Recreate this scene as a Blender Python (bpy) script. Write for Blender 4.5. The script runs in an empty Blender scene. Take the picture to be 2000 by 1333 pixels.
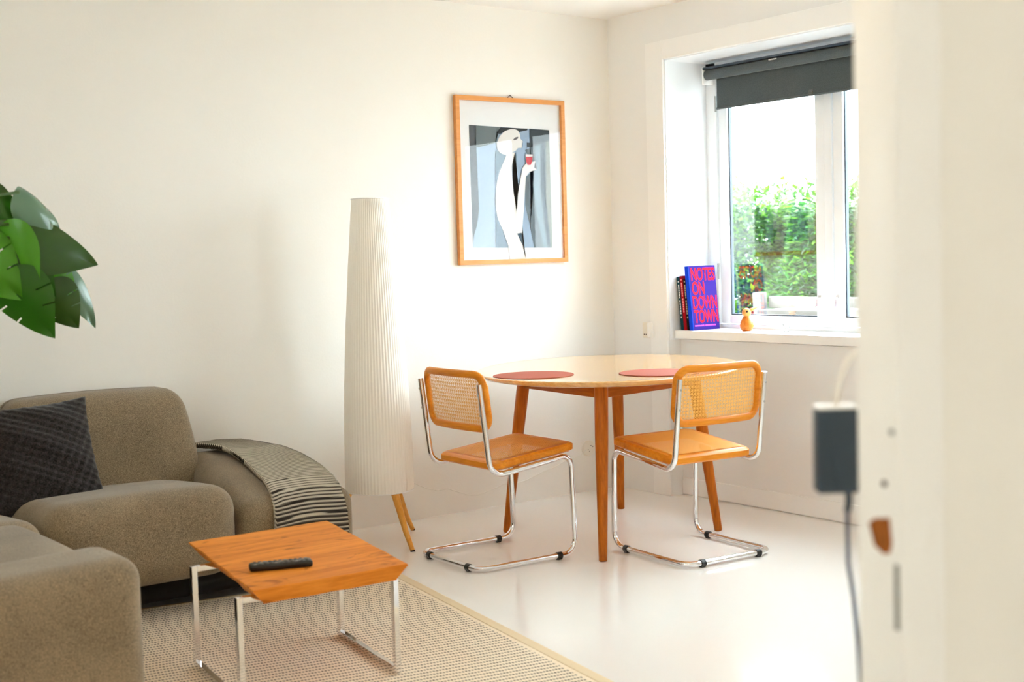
import bpy, bmesh, math, random
from mathutils import Vector, Matrix
random.seed(7)
pi = math.pi
scn = bpy.context.scene
col = scn.collection

# ---------------------------------------------------------------- camera, sky, lights, exposure
FPX, YAW, PIT, ROL = 2598.8, 0.929925, 0.062825, -0.027889
F = Vector((math.cos(YAW)*math.cos(PIT), math.sin(YAW)*math.cos(PIT), -math.sin(PIT)))
R0 = Vector((math.sin(YAW), -math.cos(YAW), 0)); U0 = R0.cross(F)
Rv = R0*math.cos(ROL) + U0*math.sin(ROL); Uv = Rv.cross(F)
cd = bpy.data.cameras.new('camera'); cam = bpy.data.objects.new('camera', cd); col.objects.link(cam)
cd.sensor_width = 36; cd.lens = FPX/2000*36; cd.clip_start = 0.02
M3 = Matrix((Rv, Uv, -F)).transposed()
cam.matrix_world = Matrix.Translation((-4.6586, -5.3351, 1.24)) @ M3.to_4x4()
cd.dof.use_dof = True; cd.dof.focus_distance = 5.75; cd.dof.aperture_fstop = 3.2
scn.camera = cam

world = bpy.data.worlds.new('sky'); scn.world = world; world.use_nodes = True
wb = world.node_tree.nodes['Background']; wb.inputs[0].default_value = (0.82, 0.95, 1.0, 1); wb.inputs[1].default_value = 12.0

def area_light(name, loc, rot, sx, sy, power, color):
    l = bpy.data.lights.new(name, 'AREA'); l.shape = 'RECTANGLE'; l.size = sx; l.size_y = sy
    l.energy = power; l.color = color
    o = bpy.data.objects.new(name, l); col.objects.link(o); o.location = loc; o.rotation_euler = rot
    return o
area_light('added_warm_fill', (-5.85, -2.65, 1.5), (0, -pi/2, 0), 1.2, 0.5, 2, (1.0, 0.72, 0.42))  # added warm fill light at the unseen west opening

scn.view_settings.view_transform = 'Standard'; scn.view_settings.look = 'None'
scn.view_settings.gamma = 1.0; scn.view_settings.use_curve_mapping = False
scn.view_settings.exposure = 0.88
scn.cycles.max_bounces = 24; scn.cycles.diffuse_bounces = 14; scn.cycles.glossy_bounces = 6; scn.cycles.transparent_max_bounces = 16

# ---------------------------------------------------------------- material helpers
def lin(r, g, b):
    f = lambda c: c/12.92 if c <= 0.04045 else ((c+0.055)/1.055)**2.4
    return (f(r/255), f(g/255), f(b/255), 1)
def base(name):
    m = bpy.data.materials.new(name); m.use_nodes = True
    nt = m.node_tree; return m, nt, nt.nodes['Principled BSDF']
def node(nt, t, **kw):
    n = nt.nodes.new(t)
    for k, v in kw.items():
        if k in n.inputs.keys(): n.inputs[k].default_value = v
        else: setattr(n, k, v)
    return n
def plain(name, c, rough=.5, metal=0, bump=0, bscale=60, var=0, spec=.5):
    m, nt, b = base(name)
    b.inputs['Base Color'].default_value = c; b.inputs['Roughness'].default_value = rough; b.inputs['Metallic'].default_value = metal
    b.inputs['Specular IOR Level'].default_value = spec
    if bump or var:
        tc = node(nt, 'ShaderNodeTexCoord'); n = node(nt, 'ShaderNodeTexNoise', Scale=bscale, Detail=4.0)
        nt.links.new(tc.outputs['Object'], n.inputs['Vector'])
        if bump:
            bp = node(nt, 'ShaderNodeBump', Strength=bump, Distance=.004); nt.links.new(n.outputs[0], bp.inputs['Height']); nt.links.new(bp.outputs[0], b.inputs['Normal'])
        if var:
            mx = node(nt, 'ShaderNodeMix', data_type='RGBA'); mx.inputs[6].default_value = tuple(x*(1-var) for x in c[:3])+(1,); mx.inputs[7].default_value = tuple(min(1, x*(1+var)) for x in c[:3])+(1,)
            nt.links.new(n.outputs[0], mx.inputs[0]); nt.links.new(mx.outputs[2], b.inputs['Base Color'])
    return m
def wood(name, dark, light, axis='x', scale=1.0, rough=.4, knots=0.0, spec=.25, coat=0):
    m, nt, b = base(name)
    tc = node(nt, 'ShaderNodeTexCoord'); mp = node(nt, 'ShaderNodeMapping')
    s = {'x': (1.2, 14, 14), 'y': (14, 1.2, 14), 'z': (14, 14, 1.2)}[axis]
    mp.inputs['Scale'].default_value = tuple(q*scale for q in s)
    n1 = node(nt, 'ShaderNodeTexNoise', Scale=2.2, Detail=6.0, Roughness=.6, Distortion=.8)
    n2 = node(nt, 'ShaderNodeTexNoise', Scale=11.0, Detail=3.0)
    ma = node(nt, 'ShaderNodeMath', operation='MULTIPLY_ADD'); ma.inputs[1].default_value = .45
    rp = node(nt, 'ShaderNodeValToRGB'); rp.color_ramp.elements[0].position = .42; rp.color_ramp.elements[1].position = .88
    rp.color_ramp.elements[0].color = dark; rp.color_ramp.elements[1].color = light
    L = nt.links.new
    L(tc.outputs['Object'], mp.inputs[0]); L(mp.outputs[0], n1.inputs['Vector']); L(mp.outputs[0], n2.inputs['Vector'])
    L(n2.outputs[0], ma.inputs[0]); L(n1.outputs[0], ma.inputs[2]); L(ma.outputs[0], rp.inputs[0])
    out = rp.outputs[0]
    if knots:
        mp2 = node(nt, 'ShaderNodeMapping'); mp2.inputs['Scale'].default_value = (5, 3, 5) if axis == 'y' else (3, 5, 5)
        n3 = node(nt, 'ShaderNodeTexNoise', Scale=1.6, Detail=2.0, Distortion=2.5); L(tc.outputs['Object'], mp2.inputs[0]); L(mp2.outputs[0], n3.inputs['Vector'])
        r2 = node(nt, 'ShaderNodeValToRGB'); r2.color_ramp.elements[0].position = .6; r2.color_ramp.elements[1].position = .72
        r2.color_ramp.elements[0].color = (1, 1, 1, 1); r2.color_ramp.elements[1].color = (1-knots, 1-knots*1.2, 1-knots*1.3, 1)
        mx = node(nt, 'ShaderNodeMix', data_type='RGBA', blend_type='MULTIPLY'); mx.inputs[0].default_value = 1
        L(n3.outputs[0], r2.inputs[0]); L(out, mx.inputs[6]); L(r2.outputs[0], mx.inputs[7]); out = mx.outputs[2]
    L(out, b.inputs['Base Color']); b.inputs['Roughness'].default_value = rough; b.inputs['Specular IOR Level'].default_value = spec; b.inputs['Coat Weight'].default_value = coat; b.inputs['Coat Roughness'].default_value = .12
    bp = node(nt, 'ShaderNodeBump', Strength=.08, Distance=.002); L(ma.outputs[0], bp.inputs['Height']); L(bp.outputs[0], b.inputs['Normal'])
    return m
def fabric(name, dark, light, scale=260, bump=.35):
    m, nt, b = base(name); L = nt.links.new
    tc = node(nt, 'ShaderNodeTexCoord')
    n = node(nt, 'ShaderNodeTexNoise', Scale=scale, Detail=2.0, Roughness=.7); n2 = node(nt, 'ShaderNodeTexNoise', Scale=6.0, Detail=3.0)
    L(tc.outputs['Object'], n.inputs['Vector']); L(tc.outputs['Object'], n2.inputs['Vector'])
    ma = node(nt, 'ShaderNodeMath', operation='MULTIPLY_ADD'); ma.inputs[1].default_value = .18; L(n2.outputs[0], ma.inputs[0]); L(n.outputs[0], ma.inputs[2])
    rp = node(nt, 'ShaderNodeValToRGB'); rp.color_ramp.elements[0].position = .42; rp.color_ramp.elements[1].position = .78
    rp.color_ramp.elements[0].color = dark; rp.color_ramp.elements[1].color = light
    L(ma.outputs[0], rp.inputs[0]); L(rp.outputs[0], b.inputs['Base Color']); b.inputs['Roughness'].default_value = .95
    b.inputs['Specular IOR Level'].default_value = .15; b.inputs['Sheen Weight'].default_value = .25; b.inputs['Sheen Roughness'].default_value = .5
    bp = node(nt, 'ShaderNodeBump', Strength=bump, Distance=.003); L(n.outputs[0], bp.inputs['Height']); L(bp.outputs[0], b.inputs['Normal'])
    return m
def clear_pane(name, refl_tint=(1, 1, 1, 1), ior=1.5, tint=(1, 1, 1, 1)):
    m, nt, b = base(name); nt.nodes.remove(b); L = nt.links.new
    out = nt.nodes['Material Output']; tr = node(nt, 'ShaderNodeBsdfTransparent'); tr.inputs[0].default_value = tint
    gl = node(nt, 'ShaderNodeBsdfGlossy'); gl.inputs['Roughness'].default_value = .01; gl.inputs[0].default_value = refl_tint
    ge = node(nt, 'ShaderNodeNewGeometry'); dp = node(nt, 'ShaderNodeVectorMath', operation='DOT_PRODUCT'); L(ge.outputs['Incoming'], dp.inputs[0]); L(ge.outputs['Normal'], dp.inputs[1])
    def mth(op, a, v): 
        n = node(nt, 'ShaderNodeMath', operation=op); L(a, n.inputs[0]); n.inputs[1].default_value = v; return n.outputs[0]
    ab = mth('ABSOLUTE', dp.outputs['Value'], 0); om = mth('MULTIPLY_ADD', ab, -1); om.node.inputs[2].default_value = 1
    f0 = ((ior-1)/(ior+1))**2; p5 = mth('POWER', om, 5); fr = mth('MULTIPLY_ADD', p5, 1-f0); fr.node.inputs[2].default_value = f0
    mx = node(nt, 'ShaderNodeMixShader')
    L(fr, mx.inputs[0]); L(tr.outputs[0], mx.inputs[1]); L(gl.outputs[0], mx.inputs[2]); L(mx.outputs[0], out.inputs[0])
    return m
def rug_material():
    m, nt, b = base('rug_weave'); L = nt.links.new
    tc = node(nt, 'ShaderNodeTexCoord'); sp = node(nt, 'ShaderNodeSeparateXYZ'); L(tc.outputs['Object'], sp.inputs[0])
    def mth(op, a, v=None, c=None):
        n = node(nt, 'ShaderNodeMath', operation=op)
        for i, q in enumerate((a, v, c)):
            if q is None: continue
            if isinstance(q, (int, float)): n.inputs[i].default_value = q
            else: L(q, n.inputs[i])
        return n.outputs[0]
    ys = mth('DIVIDE', sp.outputs[1], .026); row = mth('FLOOR', ys); fy = mth('SUBTRACT', ys, row)
    wn = node(nt, 'ShaderNodeTexWhiteNoise', noise_dimensions='1D'); L(row, wn.inputs['W'])
    xs = mth('ADD', mth('DIVIDE', sp.outputs[0], .0105), wn.outputs[0]); fx = mth('FRACT', xs)
    dash = mth('MULTIPLY', mth('LESS_THAN', fy, .40), mth('LESS_THAN', fx, .66))
    inside = mth('LESS_THAN', mth('ABSOLUTE', sp.outputs[0]), .985)
    dash = mth('MULTIPLY', dash, inside)
    n = node(nt, 'ShaderNodeTexNoise', Scale=70.0); L(tc.outputs['Object'], n.inputs['Vector'])
    dash = mth('MULTIPLY', dash, mth('ADD', mth('MULTIPLY', n.outputs[0], .5), .55))
    n4 = node(nt, 'ShaderNodeTexNoise', Scale=3.0); L(tc.outputs['Object'], n4.inputs['Vector'])
    c1 = node(nt, 'ShaderNodeMix', data_type='RGBA'); c1.inputs[6].default_value = lin(236, 218, 190); c1.inputs[7].default_value = lin(246, 232, 210); L(n4.outputs[0], c1.inputs[0])
    mx = node(nt, 'ShaderNodeMix', data_type='RGBA'); L(dash, mx.inputs[0]); L(c1.outputs[2], mx.inputs[6]); mx.inputs[7].default_value = lin(34, 22, 20)
    L(mx.outputs[2], b.inputs['Base Color']); b.inputs['Roughness'].default_value = .95; b.inputs['Specular IOR Level'].default_value = .1
    wv = node(nt, 'ShaderNodeMath', operation='SINE'); L(mth('MULTIPLY', ys, 2*pi), wv.inputs[0])
    bp = node(nt, 'ShaderNodeBump', Strength=.4, Distance=.003); L(wv.outputs[0], bp.inputs['Height']); L(bp.outputs[0], b.inputs['Normal'])
    return m
def knit_material():
    # stripes follow the knitted ribs (UV.y counts ribs), stitches along the rib
    m, nt, b = base('ribbed_knit'); L = nt.links.new
    uv = node(nt, 'ShaderNodeUVMap'); sp = node(nt, 'ShaderNodeSeparateXYZ'); L(uv.outputs[0], sp.inputs[0])
    fr = node(nt, 'ShaderNodeMath', operation='FRACT'); L(sp.outputs[1], fr.inputs[0])
    rp = node(nt, 'ShaderNodeValToRGB'); e = rp.color_ramp.elements
    e[0].position = 0; e[0].color = lin(46, 40, 36); e[1].position = .30; e[1].color = lin(60, 54, 48)
    a = e.new(.42); a.color = lin(206, 196, 176); c = e.new(.62); c.color = lin(214, 205, 186); d = e.new(.74); d.color = lin(120, 112, 100); g = e.new(1.0); g.color = lin(46, 40, 36)
    L(fr.outputs[0], rp.inputs[0])
    st = node(nt, 'ShaderNodeMath', operation='SINE'); mu = node(nt, 'ShaderNodeMath', operation='MULTIPLY'); mu.inputs[1].default_value = 2*pi; L(sp.outputs[0], mu.inputs[0]); L(mu.outputs[0], st.inputs[0])
    bp = node(nt, 'ShaderNodeBump', Strength=.5, Distance=.002); L(st.outputs[0], bp.inputs['Height']); L(bp.outputs[0], b.inputs['Normal'])
    L(rp.outputs[0], b.inputs['Base Color']); b.inputs['Roughness'].default_value = .95; b.inputs['Specular IOR Level'].default_value = .1
    return m

M = {}
M['wall'] = plain('wall_plaster', lin(240, 238, 233), .75, bump=.10, bscale=90, spec=.25)
M['wall_smooth'] = plain('painted_panel', lin(240, 240, 239), .55, bump=.03, bscale=20, spec=.3)
M['ceiling'] = plain('ceiling_plaster', lin(243, 243, 242), .9, bump=.35, bscale=120, spec=.2)
M['trim'] = plain('white_gloss_paint', lin(246, 246, 245), .35, spec=.45)
M['window_paint'] = plain('window_paint', lin(240, 244, 248), .4)
M['floor'] = plain('white_painted_floor', lin(243, 241, 238), .13, bump=.015, bscale=8, spec=.5)
M['fab'] = fabric('taupe_woven_fabric', lin(80, 66, 50), lin(168, 148, 119), 430, .4)
M['cushion'] = fabric('charcoal_quilt', lin(20, 17, 17), lin(54, 48, 46), 160, .4)
M['black'] = plain('black_plastic', lin(16, 16, 18), .35)
M['under'] = plain('black_feet_and_shade', lin(22, 20, 20), .9)
M['slate'] = plain('slate_plastic', lin(42, 58, 72), .45)
M['blind'] = fabric('charcoal_blind_cloth', lin(62, 72, 76), lin(92, 100, 102), 400, .1)
M['chrome'] = plain('chrome', (.86, .86, .88, 1), .07, 1)
M['steel'] = plain('brushed_steel', (.62, .64, .66, 1), .25, 1)
M['beech'] = wood('orange_beech', lin(206, 112, 18), lin(236, 152, 46), 'y', 1.0, .32)
M['cane'] = plain('woven_cane', lin(248, 186, 92), .55, var=.12, bscale=30, spec=.25)
M['oak_top'] = wood('oak_top', lin(214, 150, 78), lin(238, 190, 122), 'x', .8, .16, 0, .5, .8)
M['oak_leg'] = wood('oak_leg', lin(136, 62, 2), lin(196, 106, 20), 'z', 1.0, .35)
M['oak_apron'] = wood('oak_apron', lin(124, 56, 2), lin(184, 102, 24), 'x', 1.0, .35)
M['slab'] = wood('cherry_slab', lin(184, 98, 24), lin(230, 144, 56), 'x', .7, .5, knots=.45, spec=.08)
M['lamp_leg'] = wood('pale_beech', lin(214, 146, 56), lin(236, 176, 90), 'z', 1.0, .35)
M['frame_wood'] = wood('oak_frame', lin(204, 132, 66), lin(224, 156, 90), 'x', 1.2, .4)
M['mat'] = plain('terracotta_felt', lin(176, 84, 60), .7, var=.06, bscale=200)
M['rug'] = rug_material()
M['rug_edge'] = plain('rug_border', lin(226, 206, 172), .95, bump=.2, bscale=300)
M['knit'] = knit_material()
M['paper'] = plain('white_paper', lin(222, 223, 224), .8)
M['pane'] = clear_pane('window_glass', ior=1.85)
M['picture_glass'] = clear_pane('picture_glass', ior=1.22)
M['brown_wood'] = wood('raw_wood', lin(96, 46, 12), lin(176, 104, 44), 'z', 3, .8)
M['grey_metal'] = plain('dull_metal', lin(150, 152, 150), .4, .8)
M['dark_hole'] = plain('screw_hole', lin(70, 50, 46), .8)
M['bird_body'] = wood('bird_oak', lin(186, 92, 20), lin(212, 126, 46), 'z', 3, .35)
M['bird_head'] = wood('bird_maple', lin(206, 136, 62), lin(226, 162, 90), 'z', 3, .35)
M['cable_white'] = plain('white_cable', lin(240, 238, 232), .5)
M['cable_blue'] = plain('slate_cable', lin(60, 74, 100), .5)
M['socket'] = plain('ivory_plastic', lin(238, 232, 220), .35)
m, nt, b = base('clear_crystal'); b.inputs['Transmission Weight'].default_value = 1; b.inputs['Roughness'].default_value = .02; b.inputs['IOR'].default_value = 1.5; M['crystal'] = m
m, nt, b = base('pleated_shade'); b.inputs['Base Color'].default_value = lin(253, 250, 244); b.inputs['Roughness'].default_value = .8; M['shade'] = m
t_ = node(nt, 'ShaderNodeBsdfTranslucent'); t_.inputs[0].default_value = lin(246, 240, 226); mx_ = node(nt, 'ShaderNodeMixShader'); mx_.inputs[0].default_value = .15
nt.links.new(b.outputs[0], mx_.inputs[1]); nt.links.new(t_.outputs[0], mx_.inputs[2]); nt.links.new(mx_.outputs[0], nt.nodes['Material Output'].inputs[0])
def leafmat(name, c, rough=.4, trans=.25):
    m, nt, b = base(name); L = nt.links.new
    b.inputs['Base Color'].default_value = c; b.inputs['Roughness'].default_value = rough
    t = node(nt, 'ShaderNodeBsdfTranslucent'); t.inputs[0].default_value = tuple(min(1, q*1.5) for q in c[:3])+(1,)
    mx = node(nt, 'ShaderNodeMixShader'); mx.inputs[0].default_value = trans
    L(b.outputs[0], mx.inputs[1]); L(t.outputs[0], mx.inputs[2]); L(mx.outputs[0], nt.nodes['Material Output'].inputs[0])
    return m
M['monstera'] = leafmat('monstera_leaf', lin(40, 92, 14), .28, .2)
M['monstera_light'] = leafmat('monstera_leaf_young', lin(74, 140, 28), .3, .3)
M['monstera_pale'] = leafmat('monstera_leaf_sheen_tint', lin(96, 128, 104), .25, .1)  # leaf sheen put into a pale base colour
M['monstera_deep'] = leafmat('monstera_leaf_shaded', lin(38, 74, 14), .3, .15)
M['stem'] = plain('green_stem', lin(58, 92, 30), .5)
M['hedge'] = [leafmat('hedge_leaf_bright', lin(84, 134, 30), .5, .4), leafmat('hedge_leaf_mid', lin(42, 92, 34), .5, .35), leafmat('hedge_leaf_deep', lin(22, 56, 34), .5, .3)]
M['grey_wood'] = wood('weathered_wood', lin(60, 57, 53), lin(96, 92, 86), 'y', 1, .8)
M['grass'] = plain('terrace_paving', lin(168, 164, 158), .9, var=.15, bscale=6)
M['terracotta'] = plain('plant_pot_clay', lin(150, 90, 60), .8)

# ---------------------------------------------------------------- mesh helpers
def link(name, me, mat=None, parent=None, smooth=False):
    o = bpy.data.objects.new(name, me); col.objects.link(o)
    if mat is not None and not me.materials: me.materials.append(mat)
    if smooth:
        for p in me.polygons: p.use_smooth = True
    if parent is not None: o.parent = parent
    return o
def obj(name, bm, mat=None, parent=None, smooth=False, angle=None):
    bmesh.ops.recalc_face_normals(bm, faces=bm.faces)
    me = bpy.data.meshes.new(name); bm.to_mesh(me); bm.free()
    o = link(name, me, mat, parent, smooth)
    if angle is not None:
        for p in me.polygons: p.use_smooth = True
        me.set_sharp_from_angle(angle=math.radians(angle))
    return o
def tag(o, label, cat, group=None, kind=None):
    o['label'] = label; o['category'] = cat
    if group: o['group'] = group
    if kind: o['kind'] = kind
    return o
def empty(name, loc=(0, 0, 0), rz=0):
    o = bpy.data.objects.new(name, None); col.objects.link(o); o.location = loc; o.rotation_euler = (0, 0, rz); o.empty_display_size = .1
    return o
def struct(o): o['kind'] = 'structure'; return o
def box(bm, x0, x1, y0, y1, z0, z1, bevel=0, seg=2):
    v = [bm.verts.new((x, y, z)) for x in (x0, x1) for y in (y0, y1) for z in (z0, z1)]
    fs = [(0, 1, 3, 2), (4, 6, 7, 5), (0, 4, 5, 1), (2, 3, 7, 6), (0, 2, 6, 4), (1, 5, 7, 3)]
    faces = [bm.faces.new([v[i] for i in f]) for f in fs]
    if bevel:
        es = list({e for f in faces for e in f.edges})
        bmesh.ops.bevel(bm, geom=es, offset=bevel, segments=seg, affect='EDGES', profile=.5)
    return bm
def boxo(name, dims, mat, parent=None, bevel=0, seg=2):
    bm = bmesh.new(); box(bm, *dims, bevel=bevel, seg=seg)
    return obj(name, bm, mat, parent, angle=40 if bevel else None)
def fillet(pts, rad, n=6, closed=False):
    out = []; P = [Vector(p) for p in pts]; N = len(P)
    if not isinstance(rad, (list, tuple)): rad = [rad]*N
    for i in range(N):
        if not closed and i in (0, N-1): out.append(P[i]); continue
        a = (P[i-1]-P[i]); b = (P[(i+1) % N]-P[i]); la, lb = a.length, b.length; a.normalize(); b.normalize()
        ang = a.angle(b)
        if ang > pi-.02 or rad[i] <= 0: out.append(P[i]); continue
        d = min(rad[i]/math.tan(ang/2), la*.49, lb*.49); r = d*math.tan(ang/2)
        c = P[i] + (a+b).normalized()*(r/math.sin(ang/2))
        s = P[i]+a*d-c; e = P[i]+b*d-c
        for k in range(n+1): 
            t = k/n; om = s.angle(e); out.append(c + (s*math.sin((1-t)*om) + e*math.sin(t*om))/math.sin(om))
    return out
def tube(bm, pts, r, n=12, closed=False, caps=True):
    pts = [Vector(p) for p in pts]; N = len(pts); rings = []
    rr = r if isinstance(r, (list, tuple)) else [r]*N
    prev = None
    for i in range(N):
        if closed: t = (pts[(i+1) % N]-pts[i-1])
        else: t = pts[min(i+1, N-1)]-pts[max(i-1, 0)]
        if t.length < 1e-9: t = Vector((0, 0, 1))
        t.normalize()
        if prev is None:
            u = t.cross(Vector((0, 0, 1)) if abs(t.z) < .9 else Vector((1, 0, 0))).normalized()
        else:
            u = (prev - t*prev.dot(t)); u = u.normalized() if u.length > 1e-6 else t.orthogonal().normalized()
        prev = u; v = t.cross(u)
        rings.append([bm.verts.new(pts[i] + (u*math.cos(2*pi*k/n) + v*math.sin(2*pi*k/n))*rr[i]) for k in range(n)])
    for i in range(N if closed else N-1):
        A, B = rings[i], rings[(i+1) % N]
        for k in range(n): bm.faces.new((A[k], A[(k+1) % n], B[(k+1) % n], B[k]))
    if caps and not closed: bm.faces.new(rings[0]); bm.faces.new(rings[-1][::-1])
    return bm
def lathe(bm, prof, n=24, c=(0, 0, 0), mod=None):
    rings = []
    for (r, z) in prof:
        ring = []
        for k in range(n):
            a = 2*pi*k/n; q = r*(mod(k) if mod else 1)
            ring.append(bm.verts.new((c[0]+q*math.cos(a), c[1]+q*math.sin(a), c[2]+z)))
        rings.append(ring)
    for A, B in zip(rings, rings[1:]):
        for k in range(n): bm.faces.new((A[k], A[(k+1) % n], B[(k+1) % n], B[k]))
    return rings
def prism(bm, pts, z0, z1, axis='z'):
    f = {'z': lambda a, b, h: (a, b, h), 'y': lambda a, b, h: (a, h, b), 'x': lambda a, b, h: (h, a, b)}[axis]
    lo = [bm.verts.new(f(a, b, z0)) for a, b in pts]; hi = [bm.verts.new(f(a, b, z1)) for a, b in pts]
    n = len(pts)
    bm.faces.new(lo); bm.faces.new(hi[::-1])
    for i in range(n): bm.faces.new((lo[i], lo[(i+1) % n], hi[(i+1) % n], hi[i]))
    return bm
def soft_box(dims, r, warp=None, n=10, m=5):
    # rounded upholstery block: a gridded box pushed onto its rounded hull, then shaped by warp()
    x0, x1, y0, y1, z0, z1 = dims
    def samples(a, b, r):
        r = min(r, (b-a)*.499); s = [a + r*(1-math.cos(pi/2*k/m)) for k in range(m)]
        s += [a+r+(b-a-2*r)*k/n for k in range(n+1)]; s += [b - r*(1-math.cos(pi/2*k/m)) for k in range(m-1, -1, -1)]
        return s
    X, Y, Z = samples(x0, x1, r), samples(y0, y1, r), samples(z0, z1, r)
    bm = bmesh.new(); cache = {}
    def V(i, j, k):
        if (i, j, k) in cache: return cache[(i, j, k)]
        p = Vector((X[i], Y[j], Z[k]))
        rx, ry, rz = (min(r, (b-a)*.499) for a, b in ((x0, x1), (y0, y1), (z0, z1)))
        q = Vector((min(max(p.x, x0+rx), x1-rx), min(max(p.y, y0+ry), y1-ry), min(max(p.z, z0+rz), z1-rz)))
        d = p-q
        e = Vector((d.x/rx, d.y/ry, d.z/rz))
        if e.length > 1e-9:
            e.normalize(); p = q + Vector((e.x*rx, e.y*ry, e.z*rz))
        if warp: p = Vector(warp(p))
        cache[(i, j, k)] = bm.verts.new(p); return cache[(i, j, k)]
    nx, ny, nz = len(X), len(Y), len(Z)
    def quad(*ids):
        vs = [V(*t) for t in ids]
        try: bm.faces.new(vs)
        except ValueError: pass
    for i in range(nx-1):
        for j in range(ny-1):
            for k in (0, nz-1): quad((i, j, k), (i+1, j, k), (i+1, j+1, k), (i, j+1, k))
    for i in range(nx-1):
        for k in range(nz-1):
            for j in (0, ny-1): quad((i, j, k), (i+1, j, k), (i+1, j, k+1), (i, j, k+1))
    for j in range(ny-1):
        for k in range(nz-1):
            for i in (0, nx-1): quad((i, j, k), (i, j+1, k), (i, j+1, k+1), (i, j, k+1))
    return bm
def lerp_table(t, tab):
    if t <= tab[0][0]: return tab[0][1]
    for (a, va), (b_, vb) in zip(tab, tab[1:]):
        if t <= b_: return va + (vb-va)*(t-a)/(b_-a)
    return tab[-1][1]
def copy_tree(o, parent=None):
    c = o.copy(); col.objects.link(c); c.parent = parent
    for ch in list(o.children): copy_tree(ch, c)
    return c

# ---------------------------------------------------------------- the room
CH = 2.47
bm = bmesh.new(); box(bm, -6.2, .5, -4.34, .12, -.12, 0); struct(obj('floor', bm, M['floor']))
bm = bmesh.new(); box(bm, -6.2, .5, -8.6, -4.34, -.12, -.0005); struct(obj('floor_hall', bm, M['floor']))
bm = bmesh.new(); box(bm, -6.2, .5, -8.6, .12, CH, CH+.12); struct(obj('ceiling', bm, M['ceiling']))
bm = bmesh.new(); box(bm, -6.2, .5, 0, .12, 0, CH); struct(obj('wall_left', bm, M['wall']))
NY0, NY1, NZ = -.42, -1.98, 2.206
bm = bmesh.new()
for d in [(0, .42, NY0, 0, 0, CH), (0, .42, NY1, NY0, NZ, CH), (.082, .42, NY1, NY0, 0, .80), (0, .42, -2.3, NY1, 0, CH),
          (0, .42, -3.0, -2.3, 0, .85), (0, .42, -3.0, -2.3, 2.05, CH), (0, .42, -8.6, -3.0, 0, CH)]:
    box(bm, *d)
struct(obj('wall_right', bm, M['wall_smooth']))
bm = bmesh.new()
for d in [(-6.0, -5.7, -8.6, -2.9, 0, CH), (-6.0, -5.7, -2.4, 0, 0, CH), (-6.0, -5.7, -2.9, -2.4, 0, 1.2), (-6.0, -5.7, -2.9, -2.4, 1.9, CH)]:
    box(bm, *d)
struct(obj('wall_west', bm, M['wall']))
bm = bmesh.new()
for d in [(-5.7, -3.6, -8.4, -8.2, 0, CH), (-3.2, 0, -8.4, -8.2, 0, CH), (-3.6, -3.2, -8.4, -8.2, 0, 1.2), (-3.6, -3.2, -8.4, -8.2, 2.0, CH)]:
    box(bm, *d)
struct(obj('wall_back', bm, M['wall']))
# dividing wall with the doorway the picture is taken through
bm = bmesh.new(); box(bm, -3.30, 0, -4.373, -4.311, 0, CH); box(bm, -5.7, -4.62, -4.373, -4.311, 0, CH); box(bm, -4.62, -3.30, -4.373, -4.311, 2.12, CH)
struct(obj('wall_front', bm, M['wall']))
# door frame
df = struct(empty('door_1', (-3.34, -4.342, 0)))
def dpart(name, bm, mat, parent=df, **k):
    o = obj(name, bm, mat, parent, **k); o.matrix_parent_inverse = Matrix.Translation((3.34, 4.342, 0)); return o
bm = bmesh.new(); box(bm, -3.384, -3.298, -4.374, -4.310, 0, 2.12, .006, 3); jamb = dpart('jamb', bm, M['trim'], angle=40)
bm = bmesh.new(); box(bm, -4.62, -4.55, -4.374, -4.310, 0, 2.12, .006, 3); dpart('jamb', bm, M['trim'], angle=40)
bm = bmesh.new(); box(bm, -4.62, -3.298, -4.374, -4.310, 2.10, 2.17, .006, 3); dpart('head_jamb', bm, M['trim'], angle=40)
bm = bmesh.new(); prism(bm, [(-4.328, .912), (-4.337, .919), (-4.358, .922), (-4.361, .892), (-4.358, .880), (-4.349, .878), (-4.336, .886)], -3.3848, -3.383, 'x')
mo = dpart('latch_mortise', bm, M['brown_wood']); mo['label'] = 'raw brown wood mortise in the white jamb'
bm = bmesh.new(); tube(bm, [(-3.3850, -4.351, .962), (-3.383, -4.351, .962)], .004, 10); dpart('screw_hole', bm, M['dark_hole'])
bm = bmesh.new(); tube(bm, [(-3.3847, -4.362, 1.024), (-3.383, -4.362, 1.024)], .004, 10); dpart('screw_hole', bm, M['grey_metal'])
bm = bmesh.new(); box(bm, -3.3848, -3.383, -4.3705, -4.364, .79, .868); dpart('strike_plate', bm, M['grey_metal'])
# window surround, sill recess, boards
bm = bmesh.new(); box(bm, -.010, 0, NY0, -.295, 0, 2.30, .003); struct(obj('trim_1', bm, M['trim']))
bm = bmesh.new(); box(bm, -.010, 0, NY1-.12, NY0, NZ, 2.30, .003); struct(obj('trim_2', bm, M['trim']))
bm = bmesh.new(); box(bm, -.010, 0, NY1-.12, NY1, 0, NZ, .003); struct(obj('trim_3', bm, M['trim']))
bm = bmesh.new(); box(bm, .070, .0815, NY1, NY0-.002, .005, .092, .003); struct(obj('baseboard_right', bm, M['trim']))
bm = bmesh.new(); box(bm, .033, .33, NY1+.002, NY0-.008, .806, .848, .003); struct(obj('trim_4', bm, M['trim']))  # window sill
# window lining
bm = bmesh.new(); box(bm, .004, .34, NY0-.006, NY0, .80, NZ); box(bm, .004, .34, NY1, NY1+.006, .80, NZ); box(bm, .004, .34, NY1, NY0, NZ-.006, NZ)
struct(obj('trim_5', bm, M['window_paint']))

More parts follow.
